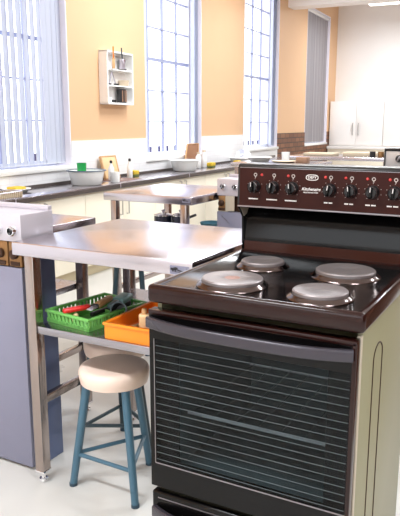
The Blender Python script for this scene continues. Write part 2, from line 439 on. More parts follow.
# cutting board leaning on the tiles
s = wthing('chopping_board', 'pale wooden board leaning on the tiles right of the green cup', 'chopping board', 5.34, -3.54, BZ + .004)
R = Matrix.Rotation(math.radians(-14), 3, 'Y')
bw, bh = .12, .215
MB().box(-.012, .012, -bw, bw, 0, bh, .012, 3, rot=R, pivot=(0, 0, 0)).build('board', M['wood_pale'], s)
kw = dict(rot=R, pivot=(0, 0, 0))
MB().box(-.014, .014, -bw - .008, bw + .008, 0, .012, .004, **kw).box(-.014, .014, -bw - .008, bw + .008, bh - .004, bh + .01, .004, **kw).box(-.014, .014, -bw - .01, -bw + .004, 0, bh + .01, .004, **kw).box(-.014, .014, bw - .004, bw + .01, 0, bh + .01, .004, **kw).build('edge_band', M['wood'], s)
def bottle(u, v, h, label):
    s = wthing('bottle', label, 'bottle', u, v, BZ + .001)
    MB().lathe([(0, 0), (.026, 0), (.028, .006), (.028, h * .6), (.012, h * .78), (.011, h * .86), (0, h * .86)], n=18).build('body', M['white'], s)
    MB().lathe([(0, h * .86), (.013, h * .86), (.013, h * .97), (.006, h), (0, h)], n=14).build('cap', M['dark'], s)
bottle(5.17, -3.44, .19, 'small white bottle with dark cap in front of the wooden board')
bottle(5.53, -3.46, .19, 'small white bottle standing at the right edge of the wooden board')
s = wthing('mug', 'white mug lying beside the white basin rim near the sink', 'mug', 5.02, -3.30, BZ + .001)
MB().lathe([(0, 0), (.038, 0), (.042, .004), (.045, .095), (.042, .095), (.038, .008), (0, .008)], n=24).build('body', M['white'], s)
MB().tube([(0, .043, .075), (0, .068, .07), (0, .074, .048), (0, .066, .026), (0, .042, .02)], .005, 8).build('handle', M['white'], s)
def sponge(u, v, label, w=.10):
    s = wthing('sponge', label, 'sponge', u, v, BZ + .0012, 'sponges along the bench')
    MB().box(-.035, .035, -w / 2, w / 2, 0, .018, .004).build('scourer', M['sponge_green'], s)
    MB().box(-.035, .035, -w / 2, w / 2, .0182, .058, .006).build('foam', M['yellow'], s)
sponge(5.72, -3.53, 'yellow sponge on the bench just past the brown sink')
sponge(7.36, -3.42, 'yellow green sponge right beside the low white basin', .12)
sponge(7.93, -3.31, 'small yellow sponge beside the dish filled basin', .10)
s = wthing('dish', 'shallow white dish holding a strip of yellow against the tiles under the blind', 'dish', 3.93, -3.50, BZ + .001)
MB().lathe([(0, 0), (.08, 0), (.115, .03), (.112, .033), (.078, .005), (0, .005)], n=32).build('plate', M['white'], s)
MB().box(-.05, .05, -.06, .06, .008, .045, .01).build('yellow_block', M['yellow'], s)
s = wthing('strainer', 'slotted metal drain basket at the left end of the bench', 'strainer', 3.56, -3.33, BZ + .001)
b = MB()
for k in range(16):
    y = -.15 + .02 * k; b.box(-.07, -.064, y - .004, y + .004, 0, .04).box(.064, .07, y - .004, y + .004, 0, .04).box(-.07, .07, y - .003, y + .003, 0, .004)
b.box(-.074, .074, -.16, -.152, 0, .042).box(-.074, .074, .152, .16, 0, .042)
b.build('basket', M['beigebox'], s, smooth=False)
MB().tube([(-.072, -.158, .043), (.072, -.158, .043), (.072, .158, .043), (-.072, .158, .043), (-.072, -.158, .043)], .004, 6).build('rim', M['steel'], s)
# drying rack with brown board by window two
s = wthing('drying_rack', 'brown wooden rack leaning behind the low white basin, before the window', 'rack', 7.08, WV + .07, BZ + .002)
b = MB(); R = Matrix.Rotation(math.radians(-5), 3, 'Y')
b.prism([(-.17, 0), (.20, 0), (.26, .285), (-.04, .285)], 'x', -.008, .008, .004)
bmesh.ops.rotate(b.bm, verts=b.bm.verts, cent=(0, 0, 0), matrix=R)
b.build('board', M['wood_dark'], s)
b = MB().tube([(.008, -.17, .008), (.008, -.04, .287), (.008, .26, .287), (.008, .20, .008), (.008, -.17, .008)], .009, 8)
bmesh.ops.rotate(b.bm, verts=b.bm.verts, cent=(0, 0, 0), matrix=R)
b.build('frame', M['wood'], s)
for k, (u, hh) in enumerate(((7.12, .19), (7.28, .21))):
    s = wthing('jar', ['shorter white jar standing in front of the brown rack', 'taller white jar standing at the right edge of the brown rack'][k], 'jar', u, WV + .16, BZ + .001)
    MB().lathe([(0, 0), (.034, 0), (.037, .005), (.037, hh * .7), (.018, hh * .85), (.018, hh * .9), (0, hh * .9)], (0, 0, 0), 16).build('body', M['white'], s)
    MB().lathe([(0, hh * .9), (.020, hh * .9), (.020, hh), (0, hh)], (0, 0, 0), 14).build('cap', M['beigebox'], s)
# dishes on the third basin
s = wthing('dish_stack', 'pile of pale washed dishes lying on the basin behind the stove panel', 'dishes', 8.3, -3.38, BZ + .076)
b = MB()
b.lathe([(0, .005), (.05, .005), (.11, .03), (.108, .034), (.05, .01), (0, .01)], (0, .02, .0), 24, Matrix.Rotation(.35, 3, 'X')).build('plate', M['frame'], s)
MB().lathe([(0, 0), (.03, 0), (.06, .06), (.057, .062), (.028, .005), (0, .005)], (.01, -.06, .035), 24, Matrix.Rotation(.9, 3, 'X')).build('bowl', M['frame'], s)
MB().lathe([(0, 0), (.03, 0), (.06, .05), (.057, .052), (.028, .005), (0, .005)], (.0, .09, .03), 24, Matrix.Rotation(-.6, 3, 'X')).build('bowl', M['white'], s)

# ------------------------------------------------------------------ little wall shelf
s = wthing('wall_shelf', 'white open box shelf with utensils fixed to the orange wall', 'shelf', 5.54, WV, 1.485)
Dp, hw, Hh = .095, .232, .495
b = MB().box(0, Dp, -hw, -hw + .016, 0, Hh, .001).box(0, Dp, hw - .016, hw, 0, Hh, .001).box(0, Dp, -hw, hw, 0, .018, .001).box(0, Dp, -hw, hw, Hh - .016, Hh, .001)
b.build('box', M['white'], s, smooth=False)
MB().box(.001, .006, -hw + .01, hw - .01, .01, Hh - .01).build('back_panel', M['white_wall'], s, smooth=False)
for z in (.175, .325): MB().box(.006, Dp - .004, -hw + .016, hw - .016, z - .006, z + .006).build('shelf_board', M['white'], s, smooth=False)
sv = WV + .05
def wobj(b, name, m, label, cat, u, v, z, group=None):
    o = b.build(name, m); o.location = W(u, v, z); o.rotation_euler = (0, 0, A); return tag(o, label, cat, group)
zz = 1.485 + .331
s = wthing('spatula', 'orange handled spatula standing in the top of the white wall shelf', 'spatula', 5.40, WV + .107, zz)
MB().tube([(0, 0, .09), (.0, .0, .20)], .007, 8).build('handle', M['orange'], s)
MB().box(-.003, .003, -.022, .022, 0, .095, .002).build('blade', M['wood'], s)
s = wthing('whisk', 'dark handled whisk standing in the top of the white wall shelf', 'whisk', 5.53, WV + .122, zz)
MB().tube([(0, 0, .10), (0, -.012, .20)], .007, 8).build('handle', M['legdark'], s)
b = MB()
for k in range(4):
    a = PI * k / 4; c, d = math.cos(a), math.sin(a)
    b.tube([(0, .004, .10), (.022 * c, .01 + .022 * d, .06), (.018 * c, .012 + .018 * d, .015), (0, .012, .003), (-.018 * c, .012 - .018 * d, .015), (-.022 * c, .01 - .022 * d, .06), (0, .004, .10)], .0016, 5)
b.build('wires', M['steel'], s)
s = wthing('jug', 'clear grey jug with dark base on the top tier of the wall shelf', 'jug', 5.64, sv, zz)
MB().lathe([(0, .01), (.034, .01), (.03, .06), (.04, .10), (.038, .10), (.028, .06), (.032, .014), (0, .014)], n=20).build('body', M['steel'], s)
MB().lathe([(0, 0), (.042, 0), (.042, .012), (0, .012)], n=20).build('base', M['dark'], s)
zz = 1.485 + .181
s = wthing('tin_opener', 'silver tongs leaning in the middle tier of the wall shelf', 'tongs', 5.47, sv, zz)
MB().tube([(0, -.07, .004), (0, -.02, .13)], .006, 8).tube([(0, .05, .004), (0, -.02, .13)], .006, 8).build('arms', M['steel'], s)
MB().lathe([(0, 0), (.022, 0), (.022, .016), (0, .016)], (0, -.07, 0), 14).lathe([(0, 0), (.026, 0), (.026, .018), (0, .018)], (0, .055, 0), 14).build('grips', M['dark'], s)
wobj(MB().lathe([(0, 0), (.045, 0), (.055, .055), (.052, .055), (.042, .005), (0, .005)], n=24), 'bowl', M['beigebox'], 'small cream bowl on the middle tier of the wall shelf', 'bowl', 5.66, sv, zz)
zz = 1.485 + .019
s = wthing('tin', 'dark brown tin with pale stripes on the lowest tier of the wall shelf', 'tin', 5.62, sv - .002, zz)
MB().lathe([(0, 0), (.038, 0), (.04, .003), (.04, .128), (.036, .133), (0, .133)], n=28, sy=1.6).build('body', M['dark'], s)
b = MB()
for k in (-.035, .0, .03): b.box(.028, .0412 if k == 0 else .037, k - .006, k + .006, .01, .12)
b.build('stripes', M['brownbox'], s, smooth=False)
wobj(MB().lathe([(0, 0), (.026, 0), (.028, .026), (0, .026)], n=18), 'lid', M['dark'], 'small black lid beside the dark tin on the wall shelf', 'lid', 5.47, sv, zz)
wobj(MB().box(-.02, .02, -.03, .03, 0, .045, .008), 'soap', M['white'], 'white lump at the left of the lowest wall shelf tier', 'soap', 5.385, sv, zz)

# ------------------------------------------------------------------ far wall cupboards
def cupboard(v0, v1, z0, z1, depth, label, handles=True, kind='cupboard'):
    c = wthing(kind, label, 'cupboard', FAR, (v0 + v1) / 2, 0, 'white cupboards on the far wall')
    h = (v1 - v0) / 2
    MB().box(-h, h, -depth, -.002, z0, z1, .001).build('carcass', M['cupboard'], c, smooth=False)
    for sgn in (-1, 1):
        x0, x1 = (-h + .004, -.004) if sgn < 0 else (.004, h - .004)
        d = MB().box(x0, x1, -depth - .02, -depth - .001, z0 + .02, z1 - .006, .002).build('door', M['cupboard'], c)
        hx = -.06 if sgn < 0 else .06
        zh = (z0 + z1) / 2 - .11
        if handles: MB().tube([(hx, -depth - .02, zh + .12), (hx, -depth - .05, zh + .12), (hx, -depth - .05, zh - .12), (hx, -depth - .02, zh - .12)], .009, 8).build('handle', M['bar'], d)
    return c
# doors on the picture: pair meets between the two handles
cupboard(-3.62, -2.52, .86, 1.765, .42, 'white wall cupboard with two bar handles next to the grey blind')
cupboard(-2.515, -1.60, .86, 1.765, .42, 'white wall cupboard above the silver stove, right of the one with handles', False)
cupboard(-1.595, -.70, .86, 1.765, .42, 'white wall cupboard farthest from the windows', False)
s = wthing('far_counter', 'white counter under the far wall cupboards', 'counter', FAR, -2.16, 0)
MB().box(-1.46, 1.46, -.60, -.004, .80, .855, .003).build('top', M['cupboard'], s)
MB().box(-1.45, 1.45, -.56, -.004, .0, .80).build('carcass', M['cream'], s, smooth=False)

# ceiling batten lights; all but the first are unseen, added to light the room
BAT = [(12.35, -1.9), (8.2, -1.9), (8.2, 1.4), (4.6, .9), (.2, -1.6), (.2, 1.6), (5.6, -2.1)]
for k, (u, v) in enumerate(BAT):
    ZL = 3.38 if k == 0 else 3.42
    s = wthing('ceiling_light', ['long white fluorescent light under the ceiling beyond the cross beam', 'added white ceiling light over the bench end by the brick dado', 'added white ceiling light over the added brick partition', 'added white ceiling light above the silver stove', 'added white ceiling light near the back wall, on the window side', 'added white ceiling light near the back wall, away from the windows', 'added white ceiling light above the wall bench and white basin'][k], 'ceiling light', u, v, ZL)
    MB().box(-.75, .75, -.11, .11, .045, .09, .006).build('body', M['white'], s)
    MB().box(-.74, .74, -.10, .10, .0, .044, .012, 3).build('diffuser', M['tube'], s)
    for x in (-.5, .5): MB().cyl((x, 0, .09), (x, 0, CEIL - ZL), .008, n=10).build('hanger', M['white'], s)
    la = bpy.data.lights.new('batten_lamp', 'AREA'); la.shape = 'RECTANGLE'; la.size = 1.45; la.size_y = .2; la.energy = (46, 42, 70, 72, 60, 60, 50)[k]; la.color = (.90, .955, 1)
    lo = bpy.data.objects.new('batten_lamp', la); C.objects.link(lo); lo.parent = s; lo.location = (0, 0, -.005)

# ------------------------------------------------------------------ steel tables
def table(x0, x1, y0, y1, label, z=.9, plate=None, shelf=True, rails=True, back_rail=False):
    o = (x0, y0, 0)
    t = thing('steel_table', label, 'table', o, 0, 'stainless steel work tables')
    MB().box(x0, x1, y0, y1, z - .046, z, .003, 3).build('tabletop', M['steel_top'], t, o)
    inx, iny, w = .042, .012, .04
    for lx in (x0 + inx, x1 - inx - w):
        for ly in (y0 + iny, y1 - iny - w):
            g = MB().box(lx, lx + w, ly, ly + w, .045, z - .046, .003).build('leg', M['steel_leg'], t, o)
            f = MB().lathe([(0, 0), (.016, 0), (.018, .004), (.016, .012), (.008, .014), (.008, .035), (0, .035)], (lx + w / 2, ly + w / 2, 0), 16)
            f.box(lx - .002, lx + w + .002, ly - .002, ly + w + .002, .034, .047, .003)
            f.build('foot', M['chrome'], g, o)
    if shelf:
        MB().box(x0 + inx + w + .001, x1 - inx - w - .001, y0 + .016, y1 - .016, .578, .605, .002).build('undershelf', M['shelf_steel'], t, o)
    if rails:
        for lx in (x0 + inx, x1 - inx - w):
            MB().box(lx + .008, lx + w - .008, y0 + iny + w, y1 - iny - w, .30, .33, .002).build('rail', M['steel_leg'], t, o)
    if back_rail:
        MB().box(x0 + inx + w, x1 - inx - w, y1 - iny - w + .01, y1 - iny - .01, .30, .33, .002).build('rail', M['steel_leg'], t, o)
    if plate:
        px0, px1, pz0, pz1 = plate
        p = MB().box(px0, px1, y0 - .0015, y0 + .001, pz0, pz1).build('name_plate', M['console'], t, o, smooth=False)
        b = MB(); w_ = px1 - px0; zc = (pz0 + pz1) / 2
        # dark worn maker's mark: unreadable strokes
        for q, (fx, fz, sx_, sz_) in enumerate([(.10, .1, .05, .13), (.17, .0, .045, .2), (.24, .12, .04, .16), (.31, .16, .05, .18), (.30, -.06, .03, .1), (.38, .18, .04, .12), (.44, .0, .03, .08), (.52, -.03, .04, .07), (.60, -.06, .04, .06), (.68, -.09, .05, .06), (.75, -.06, .03, .08), (.9, .12, .015, .22), (.5, -.2, .25, .03)]):
            b.box(px0 + w_ * (fx - sx_), px0 + w_ * (fx + sx_), y0 - .0022, y0 - .0012, zc + (pz1 - pz0) * (fz - sz_), zc + (pz1 - pz0) * (fz + sz_))
        b.build('mark', M['dark'], p, o, smooth=False)
    return t
table(-1.62, -.905, 1.622, 2.265, 'stainless steel table holding the green and orange trays, touching the brown stove', plate=(-.983, -.917, .858, .884))
table(-2.357, -1.752, 3.13, 3.80, 'stainless steel table behind the tray table, with dark pots on its shelf', plate=(-1.812, -1.762, .868, .892))
table(-2.45, -1.735, 1.875, 2.245, 'stainless steel table behind the grey console with an empty shelf')
table(-3.05, -2.15, 6.3, 7.0, 'steel table with dishes just behind the dark stove panel', rails=False)
table(-3.1, -1.75, 8.0, 8.75, 'steel table with trays nearest the white cupboards', rails=False)

# clutter on the two far tables
def cl(b, name, m, label, cat, x, y, z=.9005):
    o = b.build(name, M[m]); o.location = (x, y, z); return tag(o, label, cat)
cl(MB().box(-.20, .20, -.14, .14, 0, .035, .006), 'tray', 'beigebox', 'flat beige tray lying left on the steel table by the cupboards', 'tray', -2.7, 8.3)
cl(MB().box(-.25, .25, -.12, .12, 0, .05, .006), 'box', 'beigebox', 'long low beige box on the steel table by the cupboards', 'box', -2.15, 8.35)
cl(MB().box(-.06, .06, -.05, .05, 0, .06, .004), 'box', 'brownbox', 'small brown box on the dish table behind the stove panel', 'box', -2.33, 6.55)
cl(MB().lathe([(0, 0), (.09, 0), (.14, .05), (.137, .052), (.088, .006), (0, .006)], n=28), 'bowl', 'white', 'wide white bowl on the dish table behind the stove panel', 'bowl', -2.82, 6.55)
cl(MB().lathe([(0, 0), (.04, 0), (.045, .1), (.042, .1), (.038, .006), (0, .006)], n=20), 'mug', 'white', 'white mug on the dish table below the brick', 'mug', -2.6, 6.75)
cl(MB().lathe([(0, 0), (.10, 0), (.13, .018), (.128, .021), (.098, .005), (0, .005)], n=28), 'plate', 'beigebox', 'flat cream plate on the dish table beside the small brown box', 'plate', -2.52, 6.5)
for k, (x, m, lb) in enumerate([(-1.98, 'dark', 'leftmost dark pot of three beside the silver stove'), (-1.88, 'brass', 'brass coloured pot, middle of three beside the silver stove'), (-1.80, 'dark', 'rightmost dark pot of three beside the silver stove')]):
    cl(MB().lathe([(0, 0), (.034, 0), (.036, .004), (.036, .07), (.033, .07), (.031, .006), (0, .006)], n=18), 'pot', m, lb, 'pot', x, 8.08)

# pots and cloth on the shelf of the middle table
def pan(x, y, z, r, h, m, label, tilt=0.):
    s = thing('pot', label, 'pot', (x, y, z), 1.5)
    MB().lathe([(0, 0), (r * .92, 0), (r, .008), (r, h), (r - .004, h), (r - .006, .01), (0, .01)], n=28).build('body', M[m], s)
    MB().lathe([(0, h + .012), (.012, h + .012), (.03, h + .008), (r * .96, h + .001), (r * 1.03, h - .002), (r * 1.03, h - .006)], n=28).lathe([(.006, h + .012), (.014, h + .024), (.010, h + .03), (0, h + .031)], n=14).build('lid', M['chrome'], s)
    MB().tube([(r, 0, h * .75), (r + .03, 0, h * .8), (r + .11, 0, h * .85)], .009, 8).build('handle', M['dark'], s)
pan(-2.105, 3.40, .6055, .058, .145, 'navy', 'dark pot with chrome lid, left of two on the middle table shelf')
pan(-1.985, 3.41, .6055, .054, .150, 'navy', 'dark pot with chrome lid, right of two on the middle table shelf')
o = cl(MB().lathe([(0, 0), (.04, 0), (.075, .085), (.072, .087), (.036, .006), (0, .006)], n=24), 'bowl', 'bluecloth', 'pale blue bowl at the right end of the middle table shelf', 'bowl', -1.87, 3.60, .6055)

# ------------------------------------------------------------------ grey service consoles
def console(x0, x1, y0, y1, label, right_side='console_reflect', knobs=(), boxes=()):
    o = (x0, y0, 0)
    s = thing('service_console', label, 'console', o, 0, 'grey gas consoles between the tables')
    MB().box(x0, x1, y0, y1, .885, .983, .003).build('control_box', M['console_light'], s, o)
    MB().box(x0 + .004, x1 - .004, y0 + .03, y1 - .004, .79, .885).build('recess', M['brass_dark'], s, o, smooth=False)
    MB().box(x0, x1 - .006, y0, y0 + .02, .012, .79, .003).build('front_panel', M['console'], s, o)
    MB().box(x1 - .010, x1, y0 + .021, y1, .0, .885, .002).build('side_panel', M[right_side], s, o)
    MB().box(x0, x1 - .012, y1 - .012, y1, 0, .885, .002).build('back_panel', M['console'], s, o)
    MB().box(x0 + .004, x1 - .004, y1 - .02, y1 + .001, .983, 1.0, .002).build('top_flange', M['console_light'], s, o)
    for (kx, kz) in knobs:
        R = Matrix.Rotation(PI / 2, 3, 'X')
        k = MB().lathe([(.0, 0), (.0185, 0), (.0185, .014), (.015, .02), (.013, .02), (.012, .006), (0, .006)], (kx, y0, kz), 24, R).build('knob', M['chrome'], s, o)
        MB().box(kx - .004, kx + .004, y0 - .016, y0 - .004, kz - .012, kz + .012, .002, rot=Matrix.Rotation(.6, 3, 'Y')).build('grip', M['dark'], k, o)
    for (bx0, bx1) in boxes:
        q = MB().box(bx0, bx1, y0 + .002, y0 + .05, .793, .884, .004).build('gas_outlet', M['brass'], s, o)
        MB().lathe([(0, 0), (.018, 0), (.018, .012), (.012, .016), (0, .016)], ((bx0 + bx1) / 2, y0 + .002, .84), 18, Matrix.Rotation(PI / 2, 3, 'X')).box((bx0 + bx1) / 2 - .022, (bx0 + bx1) / 2 + .022, y0 - .001, y0 + .003, .797, .812).build('valve', M['brass_dark'], q, o)
    return s
console(-2.6, -1.634, 1.685, 1.855, 'grey steel gas console left of the tray table, with chrome knobs', knobs=((-1.668, .925), (-1.738, .925)), boxes=((-1.700, -1.640), (-1.77, -1.706)))
c2 = console(-1.742, -1.50, 3.42, 3.59, 'grey steel gas console peeking out left of the dark stove panel', 'console', knobs=((-1.700, .938), (-1.622, .938)), boxes=((-1.735, -1.690),))
# scribble on the lower panel of the second console
b = MB().tube([(-1.70, 3.4195, .775), (-1.712, 3.4195, .765), (-1.70, 3.4195, .752), (-1.685, 3.4195, .745), (-1.67, 3.4195, .735), (-1.675, 3.4195, .728), (-1.66, 3.4195, .722)], .0018, 5)
b.build('scratch_mark', M['steel_dark'], c2, (-1.742, 3.42, 0))
MB().box(-1.688, -1.63, 3.421, 3.43, .795, .884, .002).build('cover_plate', M['beige_metal'], c2, (-1.742, 3.42, 0))

# ------------------------------------------------------------------ stools
def stool(cx, cy, feet, label, seat_z=.468, legm='legblue', rr=.125):
    o = (cx, cy, 0)
    s = thing('stool', label, 'stool', o, 0, 'three legged stools with cream seats')
    MB().lathe([(0, -.06), (rr - .02, -.06), (rr - .006, -.056), (rr - .001, -.036), (rr, -.016), (rr - .006, -.004), (rr - .02, .0), (rr * .5, -.001), (0, -.003)], (cx, cy, seat_z), 48).build('seat', M['seat'], s, o, ang=60)
    tops = []
    for (fx, fy) in feet:
        d = Vector((fx - cx, fy - cy, 0)); tp = Vector((cx, cy, seat_z - .058)) + d * .60
        tops.append(tp)
        g = MB().tube([tp, (Vector((fx, fy, .004)) * .5 + tp * .5), (fx, fy, .004)], [.0155, .0145, .0135], 14).build('leg', M[legm], s, o)
        MB().cyl((fx, fy, 0), (fx, fy, .012), .0145, n=14).build('foot_cap', M['rubber'], g, o)
    for i in range(3):
        j = (i + 1) % 3; z = (.125, .135, .13)[i]
        def at(k): return Vector((*feet[k], 0)) + (tops[k] - Vector((*feet[k], 0))) * (z / (seat_z - .058))
        MB().tube([at(i), at(j)], .0075, 10).build('stretcher', M[legm], s, o)
    return s
stool(-1.297, 1.755, [(-1.44, 1.68), (-1.162, 1.672), (-1.276, 1.938)], 'blue legged stool with cream seat pulled out beside the brown stove')
stool(-1.462, 1.995, [(-1.556, 1.85), (-1.532, 2.128), (-1.30, 1.985)], 'dark blue legged stool pushed in behind the front stool', legm='legdark', rr=.128)
stool(-2.045, 2.955, [(-1.945, 2.955), (-2.10, 3.055), (-2.125, 2.85)], 'tall dark legged stool mostly hidden behind the tray table', seat_z=.64, legm='legdark', rr=.115)

# ------------------------------------------------------------------ trays on the under-shelf
SZ = .6055
def tray(x, y, w, d, h, rz, m, label, slots=True, divider=False):
    s = thing('tray', label, 'tray', (x, y, SZ), rz)
    b = MB(); th = .004
    b.box(-w / 2, w / 2, -d / 2, d / 2, 0, th)
    for sgn in (-1, 1):
        if slots:
            n = int(w / .018)
            for k in range(n):
                xx = -w / 2 + w * (k + .5) / n; b.box(xx - .0055, xx + .0055, sgn * d / 2 - th / 2, sgn * d / 2 + th / 2, 0, h, rot=Matrix.Rotation(.25 * sgn, 3, 'Y'))
            n = int(d / .018)
            for k in range(n):
                yy = -d / 2 + d * (k + .5) / n; b.box(sgn * w / 2 - th / 2, sgn * w / 2 + th / 2, yy - .0055, yy + .0055, 0, h)
            b.box(-w / 2, w / 2, sgn * d / 2 - th / 2, sgn * d / 2 + th / 2, 0, h * .3).box(sgn * w / 2 - th / 2, sgn * w / 2 + th / 2, -d / 2, d / 2, 0, h * .3)
        else:
            b.box(-w / 2, w / 2, sgn * d / 2 - th / 2, sgn * d / 2 + th / 2, 0, h).box(sgn * w / 2 - th / 2, sgn * w / 2 + th / 2, -d / 2, d / 2, 0, h)
    b.build('body', M[m], s, smooth=False)
    r = MB()
    for sgn in (-1, 1):
        r.box(-w / 2 - .006, w / 2 + .006, sgn * d / 2 - .006, sgn * d / 2 + .006, h - .010, h, .002).box(sgn * w / 2 - .006, sgn * w / 2 + .006, -d / 2, d / 2, h - .010, h, .002)
    r.build('rim', M[m], s)
    if divider:
        MB().box(-.05, -.046, -d / 2 + .003, d / 2 - .003, .004, h * .8).box(-.046, w / 2 - .003, .0, .004, .004, h * .8).build('divider', M[m], s, smooth=False)
    return s
tray(-1.419, 1.826, .212, .285, .045, math.radians(-9), 'green', 'green slotted plastic tray of utensils on the table shelf', True, True)
tray(-1.115, 1.80, .275, .30, .055, math.radians(1), 'orange', 'orange plastic tray holding a rolling pin next to the stove', False)
# utensils in the green tray
def util(name, label, cat, p0, p1, parts):
    """parts: list of (part name, material, t0, t1, half width, half height)"""
    p0, p1 = Vector(p0), Vector(p1); d = p1 - p0; Lg = d.length
    s = bpy.data.objects.new(name, None); C.objects.link(s); s.location = p0
    s.rotation_euler = d.to_track_quat('Y', 'Z').to_euler(); tag(s, label, cat)
    for (pn, m, t0, t1, a, h) in parts:
        MB().box(-a, a, t0 * Lg, t1 * Lg, -h, h, min(a, h) * .8, 3).build(pn, M[m], s)
    return s
util('peeler', 'red handled utensil resting over the left edge of the green tray', 'utensil', (-1.462, 1.688, .656), (-1.392, 1.755, .668), [('handle', 'red', .0, 1., .0115, .009), ('ferrule', 'dark', 1., 1.18, .006, .005)])
util('brush', 'pale wooden stub beside the red handle in the green tray', 'brush', (-1.450, 1.708, .614), (-1.425, 1.722, .644), [('head', 'wood_pale', 0, 1, .011, .009)])
util('knife', 'wooden handled knife lying across the green tray', 'knife', (-1.368, 1.73, .668), (-1.388, 1.89, .676), [('blade', 'steel', -.1, .25, .012, .002), ('handle', 'wood', .2, .85, .0125, .011), ('bolster', 'dark', .14, .2, .0125, .010)])
util('ladle', 'dark long utensil under the wooden knife in the green tray', 'ladle', (-1.395, 1.76, .634), (-1.372, 1.93, .640), [('handle', 'dark', 0, .75, .009, .008), ('bowl', 'dark', .75, 1.1, .026, .014)])
util('scoop', 'grey green scoop at the back of the green tray', 'scoop', (-1.345, 1.80, .660), (-1.362, 1.935, .668), [('handle', 'legdark', 0, .45, .012, .010), ('head', 'teal', .45, 1.05, .026, .012)])
s = thing('cup', 'dark round cup lying in the back right of the green tray', 'cup', (-1.322, 1.835, .641), .4)
MB().lathe([(0, -.03), (.024, -.03), (.028, .03), (.025, .03), (.022, -.026), (0, -.026)], (0, 0, 0), 22, Matrix.Rotation(math.radians(70), 3, 'X')).build('body', M['dark'], s)
MB().lathe([(.0255, .028), (.030, .028), (.030, .033), (.0255, .033)], (0, 0, 0), 22, Matrix.Rotation(math.radians(70), 3, 'X')).build('rim', M['legdark'], s)
# orange tray contents
s = thing('rolling_pin', 'short pale wooden pin standing in the orange tray', 'rolling pin', (-1.142, 1.72, SZ + .0045))
MB().lathe([(0, 0), (.017, 0), (.019, .004), (.019, .07), (.015, .074), (0, .074)], n=22).build('body', M['wood_pale'], s)
MB().lathe([(0, .074), (.008, .074), (.010, .082), (.008, .092), (0, .094)], n=14).build('knob', M['wood'], s)
util('cutter', 'dark metal cutter lying in the orange tray', 'cutter', (-1.20, 1.72, .615), (-1.15, 1.79, .620), [('blade', 'steel_dark', 0, .6, .014, .004), ('grip', 'dark', .6, 1.1, .012, .008)])
util('spoon', 'wooden spoon lying along the left side of the orange tray', 'spoon', (-1.225, 1.69, .616), (-1.19, 1.88, .622), [('handle', 'wood', 0, .75, .007, .006), ('bowl', 'wood', .75, 1., .018, .007)])

